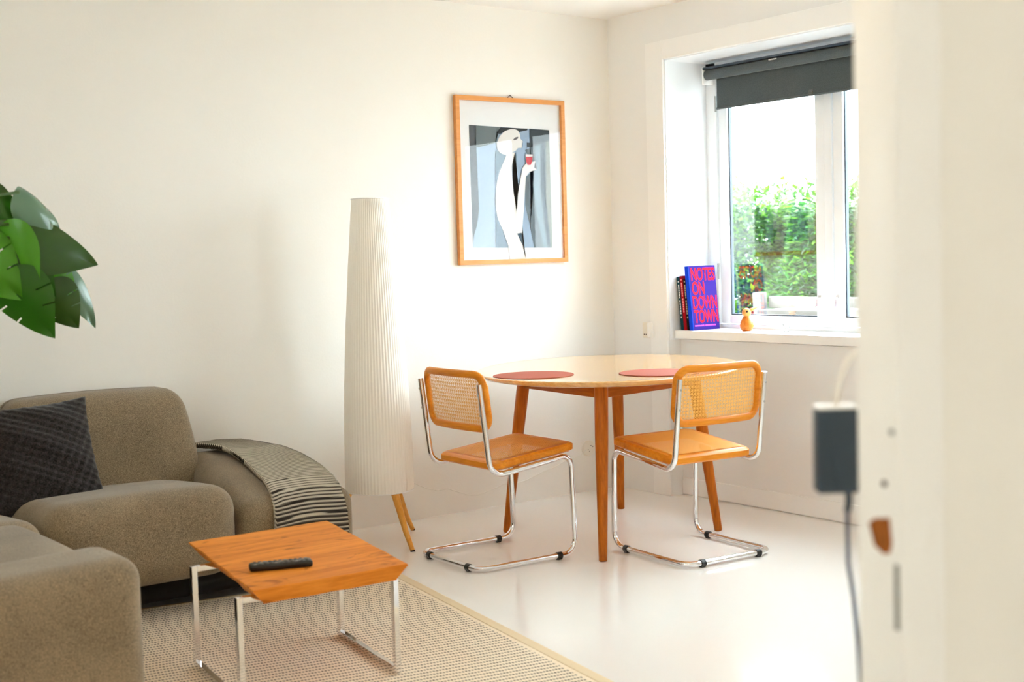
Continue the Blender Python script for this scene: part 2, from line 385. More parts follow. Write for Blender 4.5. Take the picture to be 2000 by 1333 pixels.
# ---------------------------------------------------------------- window 1
w1 = struct(empty('window_1', (.31, -1.2, .848)))
def wpart(name, bm, mat, parent=w1, **k):
    o = obj(name, bm, mat, parent, **k)
    if parent is w1: o.matrix_parent_inverse = Matrix.Translation((-.31, 1.2, -.848))
    return o
ZT = 2.185
bm = bmesh.new(); box(bm, .285, .36, -.498, NY0-.006, .848, NZ-.006, .004); wpart('frame_post', bm, M['window_paint'], angle=40)
bm = bmesh.new(); box(bm, .285, .36, NY1+.006, -1.905, .848, NZ-.006, .004); wpart('frame_post', bm, M['window_paint'], angle=40)
bm = bmesh.new(); box(bm, .285, .36, NY1, NY0-.006, 2.14, NZ-.006, .004); wpart('frame_head', bm, M['window_paint'], angle=40)
bm = bmesh.new(); box(bm, .29, .36, NY1, NY0-.006, .845, .868, .003); wpart('frame_foot', bm, M['window_paint'], angle=40)
bm = bmesh.new(); box(bm, .292, .36, -1.232, -1.186, .848, 2.14, .004); wpart('mullion', bm, M['window_paint'], angle=40)
def sash(y0, y1):
    s = .058
    o = []
    for d in [(.296, .335, y1-s, y1, .872, 2.135), (.296, .335, y0, y0+s, .872, 2.135)]:
        bm = bmesh.new(); box(bm, *d, bevel=.005); wpart('sash_stile', bm, M['window_paint'], angle=40)
    for d in [(.296, .335, y0+s, y1-s, .872, .915), (.296, .335, y0+s, y1-s, 2.08, 2.135)]:
        bm = bmesh.new(); box(bm, *d, bevel=.005); wpart('sash_rail', bm, M['window_paint'], angle=40)
    bm = bmesh.new()
    for d in [(.308, .326, y0+s, y0+s+.006, .915, 2.08), (.308, .326, y1-s-.006, y1-s, .915, 2.08), (.308, .326, y0+s, y1-s, .915, .921)]: box(bm, *d)
    wpart('glazing_seal', bm, M['slate'])
    bm = bmesh.new(); box(bm, .315, .318, y0+s, y1-s, .913, 2.082); wpart('pane', bm, M['pane'])
sash(-1.186, -.502); sash(-1.90, -1.236)
for y, zz in [(-1.148, .99), (-1.262, .99)]:
    bm = bmesh.new(); tube(bm, fillet([(.296, y, zz+.02), (.280, y, zz+.02), (.276, y, zz+.01), (.276, y, zz-.02), (.280, y+.006, zz-.03), (.280, y+.012, zz-.02), (.278, y+.004, zz-.002)], .004, 3), .003, 8)
    box(bm, .288, .298, y-.012, y+.012, zz+.012, zz+.03, .002); wpart('sash_hook', bm, M['chrome'], smooth=False)
bm = bmesh.new(); tube(bm, [(.281, -.500, 1.10), (.281, -.500, 1.18)], .005, 10); wpart('hinge', bm, M['grey_metal'])
bm = bmesh.new(); tube(bm, [(.281, -.500, 1.95), (.281, -.500, 2.03)], .005, 10); wpart('hinge', bm, M['grey_metal'])
def window_unit(name, dims, axis):
    # plain framed pane for unseen windows; west and hall ones added for fill
    x0, x1, y0, y1, z0, z1 = dims; e = struct(empty(name, (0, 0, 0))); t = .04
    if axis == 'x': rails = [(x0, x1, y0, y0+t, z0, z1), (x0, x1, y1-t, y1, z0, z1), (x0, x1, y0+t, y1-t, z0, z0+t), (x0, x1, y0+t, y1-t, z1-t, z1)]; pn = (x0+.02, x0+.023, y0+t, y1-t, z0+t, z1-t)
    else: rails = [(x0, x0+t, y0, y1, z0, z1), (x1-t, x1, y0, y1, z0, z1), (x0+t, x1-t, y0, y1, z0, z0+t), (x0+t, x1-t, y0, y1, z1-t, z1)]; pn = (x0+t, x1-t, y0+.02, y0+.023, z0+t, z1-t)
    for d in rails: boxo('frame_rail', d, M['window_paint'], e)
    boxo('pane', pn, M['pane'], e)
window_unit('window_2', (.2, .26, -3.0, -2.3, .85, 2.05), 'x'); window_unit('added_window_west', (-5.86, -5.80, -2.9, -2.4, 1.2, 1.9), 'x'); window_unit('added_window_hall', (-3.6, -3.2, -8.33, -8.27, 1.2, 2.0), 'y')  # west and hall openings are added to let in side light

# roller blind
rb = tag(empty('roller_blind', (.23, -1.2, 2.14)), 'dark charcoal roller blind pulled part way down the window', 'blind')
def rpart(name, bm, mat, **k):
    o = obj(name, bm, mat, rb, **k); o.matrix_parent_inverse = Matrix.Translation((-.23, 1.2, -2.14)); return o
bm = bmesh.new(); tube(bm, [(.232, -1.93, 2.132), (.232, -.492, 2.132)], .026, 20); rpart('roll', bm, M['blind'], angle=50)
bm = bmesh.new(); box(bm, .205, .262, -1.93, -.485, 2.158, 2.170, .003); rpart('cassette', bm, M['slate'], angle=40)
for y in (-.482, -1.935):
    bm = bmesh.new(); box(bm, .208, .28, y-.006, y+.004, 2.085, 2.172, .003); rpart('bracket', bm, M['trim'], angle=40)
bm = bmesh.new(); box(bm, .2555, .2565, -1.92, -.535, 1.962, 2.132); rpart('cloth', bm, M['blind'])
bm = bmesh.new(); tube(bm, [(.256, -1.92, 1.962), (.256, -.535, 1.962)], .006, 10); rpart('bottom_bar', bm, M['blind'])
bm = bmesh.new(); box(bm, .248, .252, -1.16, -1.135, 1.94, 1.985, .001); rpart('pull_tab', bm, M['crystal'])
bm = bmesh.new(); box(bm, .204, .206, -.98, -.93, 2.146, 2.152); rpart('maker_tag', bm, M['paper'])

# ---------------------------------------------------------------- outside the window
bm = bmesh.new(); box(bm, .42, 16, -9, 14, -.05, .08); struct(obj('ground', bm, M['grass']))
def shrub(name, cx, cy, rx, ry, h, n, label, shades):
    rng = random.Random(hash((cx, cy)) % 9999 if False else int(cx*100+cy*1000+50000))
    e = tag(empty(name, (cx, cy, .08)), label, 'shrub', 'shrubs of the garden hedge')
    bm = bmesh.new(); tube(bm, [(0, 0, 0), (.04, .02, h*.4), (.0, .05, h*.8)], [.04, .03, .01], 8)
    for k in range(6):
        a = k*1.1; tube(bm, [(0, 0, h*.15), (rx*.5*math.cos(a), ry*.5*math.sin(a), h*.5), (rx*.7*math.cos(a), ry*.7*math.sin(a), h*.85)], [.02, .012, .004], 6)
    obj('stem', bm, M['stem'], e)
    verts, faces, mats = [], [], []
    for i in range(n):
        u = rng.uniform(-1, 1); a = rng.uniform(0, 2*pi); rr = rng.uniform(.55, 1.05)**.5
        zz = rng.uniform(.02, 1.0); prof = math.sin(min(1, zz*1.15+.12)*pi*.62+.5)
        p = Vector((rx*rr*prof*math.cos(a), ry*rr*prof*math.sin(a), h*zz+rng.uniform(-.06, .06)))
        d = Vector((math.cos(a)+rng.uniform(-.8, .8), math.sin(a)+rng.uniform(-.8, .8), rng.uniform(-.7, .5))).normalized()
        s = d.cross(Vector((rng.uniform(-.3, .3), rng.uniform(-.3, .3), 1))).normalized(); L = rng.uniform(.04, .10); w = L*.2
        nn = d.cross(s)
        b0 = len(verts); verts += [p, p+d*L*.45+s*w+nn*.004, p+d*L, p+d*L*.45-s*w+nn*.004]
        faces.append((b0, b0+1, b0+2, b0+3)); mats.append(rng.choice(shades))
    me = bpy.data.meshes.new('foliage'); me.from_pydata([tuple(v) for v in verts], [], faces)
    for m_ in M['hedge']: me.materials.append(m_)
    me.polygons.foreach_set('material_index', mats)
    fo = link('foliage', me, None, e); fo['kind'] = 'stuff'
    return e
shrub('leafy_shrub', 2.9, 1.95, .75, .75, 1.5, 30000, 'bright green leafy shrub seen through the left window pane', [0, 0, 1, 1, 2])
shrub('leafy_shrub', 3.0, .75, .75, .75, 1.45, 30000, 'green leafy shrub seen through the window behind the mullion', [0, 1, 1, 2, 2])
shrub('leafy_shrub', 3.2, -.45, .75, .75, 1.45, 16000, 'green shrub at the right end of the hedge beyond the second pane', [0, 1, 1, 2])
shrub('leafy_shrub', 3.0, 3.1, .7, .7, 1.4, 9000, 'green shrub at the far left end of the garden hedge', [0, 1, 1, 2])
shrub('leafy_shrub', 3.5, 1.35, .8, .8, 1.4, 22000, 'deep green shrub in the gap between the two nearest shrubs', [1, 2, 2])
shrub('tall_shrub', 4.5, 2.6, 1.1, 1.2, 1.75, 26000, 'pale yellow green shrub rising behind the hedge on the left', [0, 0, 0, 1])
shrub('tall_shrub', 4.6, .7, 1.1, 1.2, 1.7, 24000, 'pale yellow green shrub rising behind the hedge on the right', [0, 0, 0, 1])
# garden bench
gb = tag(empty('garden_bench', (1.62, .1, .08)), 'weathered grey wooden bench in the garden outside the window', 'bench')
def gpart(name, dims, rot=None):
    bm = bmesh.new(); box(bm, *dims, bevel=.006); o = obj(name, bm, M['grey_wood'], gb, angle=40)
    if rot: o.rotation_euler = rot
    return o
for y in (.30, -.95): gpart('back_post', (-.03, .03, y-.035, y+.035, 0, .90), (0, math.radians(-4), 0)); gpart('front_leg', (-.48, -.42, y-.03, y+.03, 0, .40))
gpart('back_rail', (-.015, .03, -.92, .27, .80, .87)); gpart('back_rail', (-.015, .03, -.92, .27, .55, .61))
for k in range(9): gpart('back_slat', (-.002, .018, .2-.13*k-.03, .2-.13*k+.03, .61, .80))
for k in range(5): gpart('seat_slat', (-.48+.092*k, -.40+.092*k, -.97, .32, .40, .425))
pb = tag(empty('garden_planter', (.88, -.60, .08)), 'grey slatted wooden planter box standing in front of the garden bench', 'planter')
for k in range(4):
    bm = bmesh.new(); box(bm, -.16, .16, -.3, .25, .45+.10*k, .54+.10*k, .006); obj('board', bm, M['grey_wood'], pb, angle=40)
for sx in (-1, 1):
    for sy in (-.27, .22):
        bm = bmesh.new(); box(bm, sx*.14-.02, sx*.14+.02, sy-.02, sy+.02, 0, .45, .004); obj('leg', bm, M['grey_wood'], pb)

# ---------------------------------------------------------------- rug
rug_c = Vector((-3.134, -1.809, 0)); rug_a = math.radians(-9.3)
rg = tag(empty('flatweave_rug', (rug_c.x, rug_c.y, 0), rug_a), 'cream flatweave rug with rows of dark dashes on the white floor', 'rug')
bm = bmesh.new(); box(bm, -1.0, 1.0, -1.9, 1.10, .0005, .007); obj('woven_field', bm, M['rug'], rg)
for s in (-1, 1):
    bm = bmesh.new(); box(bm, s*1.02-.02, s*1.02+.02, -1.9, 1.10, .0005, .009, .003); obj('border', bm, M['rug_edge'], rg)
for y in (-1.91, 1.11):
    bm = bmesh.new(); box(bm, -1.04, 1.04, y-.012, y+.012, .0005, .009, .003); obj('hem', bm, M['rug_edge'], rg)

# ---------------------------------------------------------------- dining table (oval-ish round top)
tc_ = (-.785, -.868)
dt = tag(empty('dining_table', (tc_[0], tc_[1], 0)), 'round oak dining table with four splayed legs in the corner', 'table')
ea, eb, eang = .715, .585, math.atan2(.634, .773)
def ell(t, k=0): 
    x, y = (ea-k)*math.cos(t), (eb-k)*math.sin(t); c, s = math.cos(eang), math.sin(eang)
    return (x*c-y*s, x*s+y*c)
bm = bmesh.new(); N = 96; prof = [(.10, .718), (.035, .718), (.018, .722), (.003, .734), (0, .7385), (.002, .7415), (.006, .7425), (.05, .7425)]
rings = []
for k, z in prof: rings.append([bm.verts.new((*ell(2*pi*i/N, k), z)) for i in range(N)])
for A, B in zip(rings, rings[1:]):
    for i in range(N): bm.faces.new((A[i], A[(i+1) % N], B[(i+1) % N], B[i]))
bm.faces.new(rings[-1]); bm.faces.new(rings[0][::-1])
obj('tabletop', bm, M['oak_top'], dt, angle=30)
feet = [(-1.199, -1.272), (-1.138, -.536), (-.403, -.482), (-.439, -1.175)]
tops = []
for fx, fy in feet:
    fx -= tc_[0]; fy -= tc_[1]; d = math.hypot(fx, fy); ux, uy = -fx/d, -fy/d
    bm = bmesh.new(); pts = [(fx+ux*.10*t, fy+uy*.10*t, .718*t) for t in (0, .006, .15, .4, .7, .88, 1)]
    tube(bm, pts, [.0145, .0175, .0195, .0235, .0275, .0285, .0285], 20); obj('leg', bm, M['oak_leg'], dt, angle=50)
    tops.append(Vector((fx+ux*.095, fy+uy*.095, 0)))
for i in range(4):
    a, b_ = tops[i], tops[(i+1) % 4]; d = (b_-a); L = d.length; an = math.atan2(d.y, d.x)
    bm = bmesh.new(); box(bm, .015, L-.015, -.012, .012, .655, .7175, .002); o = obj('apron', bm, M['oak_apron'], dt, angle=40); o.location = a; o.rotation_euler = (0, 0, an)
def placemat(x, y, r, label):
    bm = bmesh.new(); rr = lathe(bm, [(r-.002, 0), (r, .001), (r, .002), (r-.002, .003)], 64)
    bm.faces.new(rr[0][::-1]); bm.faces.new(rr[-1]); o = obj('placemat', bm, M['mat']); o.location = (x, y, .743); tag(o, label, 'placemat', 'round terracotta placemats')
placemat(-1.262, -.925, .170, 'round terracotta placemat in front of the chair beside the floor lamp')
placemat(-.868, -1.275, .170, 'round terracotta placemat half hidden behind the chair nearest the window')

# ---------------------------------------------------------------- cane cantilever chairs
def cane(bm, W, H, fn, p=.0148, ws=1.0):
    # octagonal cane weave: paired strands both ways plus two diagonals; fn maps (u, v, lift) to a point
    def ribbon(a, b, w, lift, n):
        d = Vector((b[0]-a[0], b[1]-a[1])); L = d.length
        if L < .004: return
        d /= L; s = Vector((-d.y, d.x))*w*ws/2; prev = None
        for k in range(n+1):
            q = Vector(a)+d*L*k/n
            cur = [bm.verts.new(fn(q.x+s.x, q.y+s.y, lift)), bm.verts.new(fn(q.x-s.x, q.y-s.y, lift))]
            if prev: bm.faces.new((prev[0], prev[1], cur[1], cur[0]))
            prev = cur
    nx, ny = int(W/p), int(H/p)
    ox, oy = (W-nx*p)/2-W/2, (H-ny*p)/2-H/2
    for i in range(nx+1):
        for s in (-1, 1): ribbon((ox+i*p+s*.0016, -H/2), (ox+i*p+s*.0016, H/2), .0022, .0004, 4)
    for j in range(ny+1):
        for s in (-1, 1): ribbon((-W/2, oy+j*p+s*.0016), (W/2, oy+j*p+s*.0016), .0022, .0, 12)
    for sg in (1, -1):
        for k in range(-ny-1, nx+ny+2):
            x0 = ox+k*p
            # line through (x0, oy) with slope sg
            pts = []
            for y in (-H/2, H/2):
                x = x0+sg*(y-oy)
                if -W/2 <= x <= W/2: pts.append((x, y))
            for x in (-W/2, W/2):
                y = oy+(x-x0)*sg
                if -H/2 < y < H/2: pts.append((x, y))
            if len(pts) >= 2: ribbon(pts[0], pts[1], .0021, .0008*(1 if sg > 0 else 1.6), 6)
def make_chair():
    t = empty('cane_chair')
    w, r, g = .221, .0118, .0165
    side = [(-.203, .748), (-.158, .378), (.238, .426), (.252, g), (-.228, g)]
    L = [(x, w, z) for x, z in side]; Rr = [(x, -w, z) for x, z in side][::-1]
    path = fillet(L+Rr, [0, .062, .045, .062, .055, .055, .062, .045, .062, 0], 8)
    bm = bmesh.new(); tube(bm, path, r, 14); obj('tubular_frame', bm, M['chrome'], t, angle=60)
    for x, y, ax in [(.165, w, 0), (.165, -w, 0), (-.228, w-.075, 1), (-.228, -w+.075, 1)]:
        bm = bmesh.new(); d = Vector((1, 0, 0)) if ax == 0 else Vector((0, 1, 0)); c = Vector((x, y, g))
        tube(bm, [c-d*.011, c+d*.011], r+.0032, 14); 
        if ax == 0: box(bm, x-.011, x+.011, y-.008, y+.008, .0002, g, .001)
        else: box(bm, x-.008, x+.008, y-.011, y+.011, .0002, g, .001)
        obj('glide', bm, M['black'], t)
    # back: bent frame, leaning with the tubes
    def bx(z): return -.203+(.748-z)*(.045/.37)+.027
    def bfn(u, v, lift): z = .674+v*.992; return (bx(z)-.020*(1-(u/.21)**2)+lift, u, z)
    hw, hh, cr = .213, .110, .052
    ctr = []
    for cx, cy, a0 in [(hw-cr, hh-cr, 0), (-hw+cr, hh-cr, pi/2), (-hw+cr, -hh+cr, pi), (hw-cr, -hh+cr, 1.5*pi)]:
        for k in range(9): a = a0+pi/2*k/8; ctr.append((cx+cr*math.cos(a), cy+cr*math.sin(a)))
    dense = []
    for i in range(len(ctr)):
        a, b_ = Vector(ctr[i]), Vector(ctr[(i+1) % len(ctr)]); n = max(1, int((b_-a).length/.02))
        for k in range(n): dense.append(a+(b_-a)*k/n)
    bm = bmesh.new(); rings = []; Nn = len(dense)
    for i, q in enumerate(dense):
        tn = (dense[(i+1) % Nn]-dense[i-1]).normalized(); nr = Vector((tn.y, -tn.x)); ring = []
        for k in range(12):
            a = 2*pi*k/12; ca, sa = math.cos(a), math.sin(a)
            ca = math.copysign(abs(ca)**.75, ca); sa = math.copysign(abs(sa)**.75, sa)
            ring.append(bm.verts.new(bfn(q.x+nr.x*.0155*ca, q.y+nr.y*.0155*ca, .0125*sa)))
        rings.append(ring)
    for i in range(Nn):
        A, B = rings[i], rings[(i+1) % Nn]
        for k in range(12): bm.faces.new((A[k], A[(k+1) % 12], B[(k+1) % 12], B[k]))
    bk = obj('backrest', bm, M['beech'], t, smooth=True)
    bm = bmesh.new(); cane(bm, 2*hw-.026, 2*hh-.026, bfn); c = obj('cane_panel', bm, M['cane'], bk); c['kind'] = 'stuff'
    # seat
    s0, s1, hs = -.132, .272, .212
    def sfn(u, v, lift): return (.07+u, v, .4085+(.07+u+.132)*.112+lift+.024)
    def loop(ix, iy, rr):
        o = []
        for cx, cy, a0 in [(s1-ix-rr, hs-iy-rr, 0), (s0+ix+rr, hs-iy-rr, pi/2), (s0+ix+rr, -hs+iy+rr, pi), (s1-ix-rr, -hs+iy+rr, 1.5*pi)]:
            for k in range(7): a = a0+pi/2*k/6; o.append((cx+rr*math.cos(a), cy+rr*math.sin(a)))
        return o
    secs = [(0.048, .0, .02), (.010, -.004, .03), (0, .004, .03), (0, .024, .03), (.008, .032, .03), (.046, .032, .02), (.048, .026, .02), (.048, .0, .02)]
    bm = bmesh.new(); rings = []
    for ins, dz, rr in secs[:-1]:
        rings.append([bm.verts.new((x, y, .3975+(x+.132)*.112+dz)) for x, y in loop(ins, ins, rr)])
    rings.append(rings[0])
    for A, B in zip(rings, rings[1:]):
        n = len(A)
        for k in range(n): bm.faces.new((A[k], A[(k+1) % n], B[(k+1) % n], B[k]))
    st = obj('seat', bm, M['beech'], t, angle=40)
    bm = bmesh.new(); cane(bm, .404-.060, .424-.060, lambda u, v, l: (.07+u, v, .3975+(.07+u+.132)*.112+.0335+l), .0128, 1.4); c = obj('cane_panel', bm, M['cane'], st); c['kind'] = 'stuff'
    for y in (w, -w):
        for z in (.705, .625):
            bm = bmesh.new(); x = -.203+(.748-z)*(.045/.37); tube(bm, [(x-r-.002, y, z), (x-r+.004, y, z)], .0045, 10); obj('screw', bm, M['steel'], t)
    return t
chA = make_chair(); chA.location = (-1.466, -.898, 0); chA.rotation_euler = (0, 0, math.radians(-1.8))
tag(chA, 'chrome cantilever chair with cane seat, beside the floor lamp', 'chair', 'cane cantilever dining chairs')
chB = copy_tree(chA); chB.location = (-.818, -1.404, 0); chB.rotation_euler = (0, 0, math.radians(85.3))
tag(chB, 'chrome cantilever chair with cane back, nearest the window sill', 'chair', 'cane cantilever dining chairs')

# ---------------------------------------------------------------- floor lamp
lc = (-1.662, -.313)
fl = tag(empty('floor_lamp', (lc[0], lc[1], 0)), 'tall white pleated floor lamp on wooden tripod legs', 'lamp')
NP = 64
bm = bmesh.new()
rings = lathe(bm, [(.149, .233), (.1495, .25), (.147, .45), (.1385, .70), (.124, .95), (.106, 1.2), (.088, 1.42), (.081, 1.50), (.080, 1.513)], NP*4, mod=lambda k: 1+(.014 if k % 4 in (1,) else (.007 if k % 4 in (0, 2) else -.006)))
obj('pleated_shade', bm, M['shade'], fl, smooth=True)
bm = bmesh.new(); tube(bm, [(.082*math.cos(a*pi/16), .082*math.sin(a*pi/16), 1.511) for a in range(32)], .003, 6, closed=True); obj('shade_ring', bm, M['trim'], fl); bm = bmesh.new(); tube(bm, [(.1495*math.cos(a*pi/16), .1495*math.sin(a*pi/16), .235) for a in range(32)], .003, 6, closed=True)
obj('shade_ring', bm, M['trim'], fl)
bm = bmesh.new(); rr = lathe(bm, [(.125, .262), (.125, .28)], 32); bm.faces.new(rr[0][::-1]); bm.faces.new(rr[1]); obj('leg_plate', bm, M['lamp_leg'], fl)
bm = bmesh.new(); tube(bm, [(0, 0, .27), (0, 0, 1.3)], .008, 8); obj('inner_rod', bm, M['trim'], fl)
for (fx, fy) in [(-1.667, -.575), (-1.423, -.193), (-1.893, -.178)]:
    fx -= lc[0]; fy -= lc[1]
    bm = bmesh.new(); tube(bm, [(fx, fy, .004), (fx*.8, fy*.8, .08), (fx*.42, fy*.42, .27)], [.010, .0125, .0185], 16); lg = obj('leg', bm, M['lamp_leg'], fl, angle=50)
    bm = bmesh.new(); tube(bm, [(fx*1.004, fy*1.004, 0), (fx, fy, .005)], .0105, 14); obj('foot_cap', bm, M['under'], lg)
bm = bmesh.new(); tube(bm, [(-1.60, -.22, .262), (-1.5, -.1, .24), (-1.40, -.02, .215), (-1.317, -.012, .198), (-1.275, -.012, .171), (-1.218, -.012, .144), (-1.16, -.012, .127), (-1.1, -.012, .129), (-1.056, -.012, .111), (-0.996, -.012, .088), (-0.935, -.012, .072), (-0.888, -.012, .079), (-0.841, -.012, .091), (-0.761, -.012, .107), (-0.681, -.012, .104), (-0.616, -.012, .112), (-0.532, -.012, .136), (-0.431, -.012, .158), (-0.345, -.012, .188), (-0.259, -.012, .197), (-0.227, -.016, .224)], .0021, 8)
o = obj('power_cable', bm, M['cable_white'], fl, smooth=True); o.matrix_parent_inverse = Matrix.Translation((-lc[0], -lc[1], 0))

# ---------------------------------------------------------------- sockets
def holes(parent, pts, r, axis):
    for p in pts:
        bm = bmesh.new(); d = Vector((0, 1, 0)) if axis == 'y' else Vector((1, 0, 0)); p = Vector(p); tube(bm, [p-d*.0006, p+d*.002], r, 8); obj('pin_hole', bm, M['dark_hole'], parent)
sk = tag(empty('wall_socket', (-.202, 0, .228)), 'round white double wall socket low on the wall behind the table', 'socket')
bm = bmesh.new(); rr = []
for k, (r, y) in enumerate([(.042, 0), (.042, -.010), (.038, -.014)]):
    rr.append([bm.verts.new((r*math.cos(2*pi*i/40), y, r*math.sin(2*pi*i/40))) for i in range(40)])
for A, B in zip(rr, rr[1:]):
    for i in range(40): bm.faces.new((A[i], A[(i+1) % 40], B[(i+1) % 40], B[i]))
bm.faces.new(rr[-1]); obj('face_plate', bm, M['socket'], sk, angle=40)
holes(sk, [(.010, -.014, .014), (.022, -.014, .008), (-.010, -.014, -.006), (.0, -.014, -.016)], .0028, 'y')
bm = bmesh.new(); tube(bm, fillet([(-.16, -.012, .24), (-.155, -.012, .29), (-.10, -.012, .40), (-.10, -.012, .5)], .05, 4), .0026, 8); o = tag(obj('wall_cable', bm, M['cable_white'], None, smooth=True), 'thin white cable climbing the wall from the round socket', 'cable')
sw = tag(empty('switch_plate', (0, -.274, .846)), 'ivory light switch and socket plate beside the window frame', 'switch')
boxo('back_plate', (-.010, 0, -.020, .040, -.040, .040), M['socket'], sw, .003)
boxo('rocker', (-.016, -.009, -.002, .034, .004, .034), M['socket'], sw, .002)
boxo('socket_face', (-.013, -.009, -.002, .034, -.036, -.002), M['socket'], sw, .002)
boxo('side_cover', (-.030, 0, -.042, -.016, -.036, .040), M['trim'], sw, .003)
holes(sw, [(-.0132, .010, -.022), (-.0132, .024, -.022)], .0035, 'x')

# ---------------------------------------------------------------- framed picture
pc = tag(empty('framed_poster', (-.66, -.012, 1.618)), 'oak framed poster of a pale woman holding a red drink on the wall', 'picture')
def ppart(name, bm, mat, parent=pc, **k):
    o = obj(name, bm, mat, parent, **k)
    if parent is pc: o.matrix_parent_inverse = Matrix.Translation((.66, .012, -1.618))
    return o
X0, X1, Z0, Z1, fw = -.996, -.323, 1.209, 2.028, .022
for pts in [[(X0, Z0), (X0, Z1), (X0+fw, Z1-fw), (X0+fw, Z0+fw)], [(X1, Z0), (X1-fw, Z0+fw), (X1-fw, Z1-fw), (X1, Z1)], [(X0, Z1), (X1, Z1), (X1-fw, Z1-fw), (X0+fw, Z1-fw)], [(X0, Z0), (X0+fw, Z0+fw), (X1-fw, Z0+fw), (X1, Z0)]]:
    bm = bmesh.new(); prism(bm, pts, -.026, -.003, 'y'); ppart('frame_rail', bm, M['frame_wood'])
bm = bmesh.new(); box(bm, X0+.015, X1-.015, -.009, -.006, Z0+.015, Z1-.015); ppart('sheet', bm, M['paper'])
bm = bmesh.new(); tube(bm, [(-.675, -.008, 2.027), (-.655, -.008, 2.043), (-.635, -.008, 2.027)], .0025, 6); ppart('hanger_wire', bm, M['black'])
bm = bmesh.new(); box(bm, X0+.016, X1-.016, -.0205, -.0185, Z0+.016, Z1-.016); ppart('glass', bm, M['picture_glass'])
art = {
 'background': (lin(158, 182, 208), [(-0.911, 1.888), (-0.416, 1.879), (-0.412, 1.283), (-0.909, 1.292)]),
 'shade_top': (lin(108, 120, 122), [(-0.911, 1.888), (-0.72, 1.883), (-0.748, 1.855), (-0.754, 1.805), (-0.861, 1.779), (-0.88, 1.787)]),
 'curtain_left': (lin(84, 88, 94), [(-0.911, 1.888), (-0.873, 1.886), (-0.879, 1.801), (-0.871, 1.731), (-0.87, 1.645), (-0.869, 1.56), (-0.865, 1.475), (-0.879, 1.404), (-0.901, 1.347), (-0.909, 1.304)]),
 'hair_shadow': (lin(40, 46, 52), [(-0.72, 1.883), (-0.552, 1.882), (-0.554, 1.874), (-0.607, 1.863), (-0.675, 1.872), (-0.726, 1.849), (-0.745, 1.855)]),
 'curtain_right': (lin(98, 112, 120), [(-0.572, 1.774), (-0.541, 1.787), (-0.415, 1.829), (-0.412, 1.283), (-0.53, 1.285), (-0.552, 1.387), (-0.579, 1.496), (-0.58, 1.635), (-0.512, 1.68)]),
 'curtain_fold': (lin(128, 150, 164), [(-0.508, 1.797), (-0.475, 1.806), (-0.482, 1.607), (-0.470, 1.46), (-0.445, 1.283), (-0.469, 1.284), (-0.51, 1.46), (-0.529, 1.606), (-0.512, 1.68)]),
 'curtain_dark_fold': (lin(70, 90, 104), [(-0.47, 1.807), (-0.455, 1.81), (-0.462, 1.607), (-0.447, 1.46), (-0.424, 1.283), (-0.438, 1.283), (-0.463, 1.46), (-0.478, 1.607)]),
 'curtain_edge': (lin(140, 146, 136), [(-0.437, 1.821), (-0.415, 1.828), (-0.412, 1.283), (-0.424, 1.283), (-0.447, 1.534)]),
 'window_dark': (lin(44, 54, 60), [(-0.542, 1.882), (-0.416, 1.879), (-0.415, 1.829), (-0.541, 1.787)]),
 'ledge_dark': (lin(44, 54, 60), [(-0.561, 1.812), (-0.54, 1.812), (-0.541, 1.787), (-0.559, 1.788)]),
 'back_shade': (lin(110, 136, 156), [(-0.757, 1.769), (-0.693, 1.749), (-0.736, 1.676), (-0.759, 1.604), (-0.762, 1.46), (-0.765, 1.46)]),
 'skirt_shade': (lin(92, 118, 140), [(-0.764, 1.46), (-0.741, 1.403), (-0.708, 1.316), (-0.691, 1.288), (-0.77, 1.289)]),
 'arm_shade': (lin(66, 96, 120), [(-0.63, 1.765), (-0.659, 1.677), (-0.653, 1.591), (-0.637, 1.496), (-0.632, 1.605), (-0.634, 1.678)]),
 'torso': (lin(240, 238, 234), [(-0.688, 1.753), (-0.638, 1.761), (-0.661, 1.692), (-0.661, 1.62), (-0.653, 1.562), (-0.642, 1.489), (-0.631, 1.446), (-0.608, 1.358), (-0.627, 1.354), (-0.626, 1.332), (-0.607, 1.299), (-0.588, 1.233), (-0.684, 1.232), (-0.695, 1.301), (-0.724, 1.374), (-0.754, 1.432), (-0.767, 1.496), (-0.76, 1.59), (-0.737, 1.662), (-0.713, 1.705)]),
 'waist_shade': (lin(56, 84, 104), [(-0.639, 1.358), (-0.611, 1.361), (-0.6, 1.292), (-0.617, 1.318)]),
 'arm': (lin(246, 245, 243), [(-0.638, 1.46), (-0.625, 1.562), (-0.606, 1.635), (-0.593, 1.686), (-0.571, 1.708), (-0.511, 1.72), (-0.523, 1.687), (-0.503, 1.68), (-0.55, 1.665), (-0.574, 1.642), (-0.583, 1.562), (-0.593, 1.475), (-0.608, 1.358), (-0.633, 1.38)]),
 'head': (lin(238, 234, 230), [(-0.662, 1.876), (-0.698, 1.864), (-0.73, 1.838), (-0.749, 1.805), (-0.746, 1.776), (-0.729, 1.755), (-0.702, 1.747), (-0.688, 1.749), (-0.666, 1.755), (-0.633, 1.770), (-0.619, 1.783), (-0.596, 1.784), (-0.591, 1.795), (-0.595, 1.806), (-0.586, 1.817), (-0.604, 1.831), (-0.603, 1.849), (-0.616, 1.87), (-0.639, 1.877)]),
 'eye': (lin(96, 92, 92), [(-0.65, 1.822), (-0.636, 1.835), (-0.616, 1.839), (-0.618, 1.83), (-0.636, 1.821)]),
 'glass_print': (lin(244, 236, 236), [(-0.573, 1.753), (-0.528, 1.753), (-0.531, 1.72), (-0.541, 1.7), (-0.563, 1.697), (-0.572, 1.719)]),
 'drink': (lin(206, 60, 76), [(-0.571, 1.741), (-0.53, 1.742), (-0.532, 1.72), (-0.542, 1.701), (-0.562, 1.7), (-0.571, 1.719)]),
}
pr = None
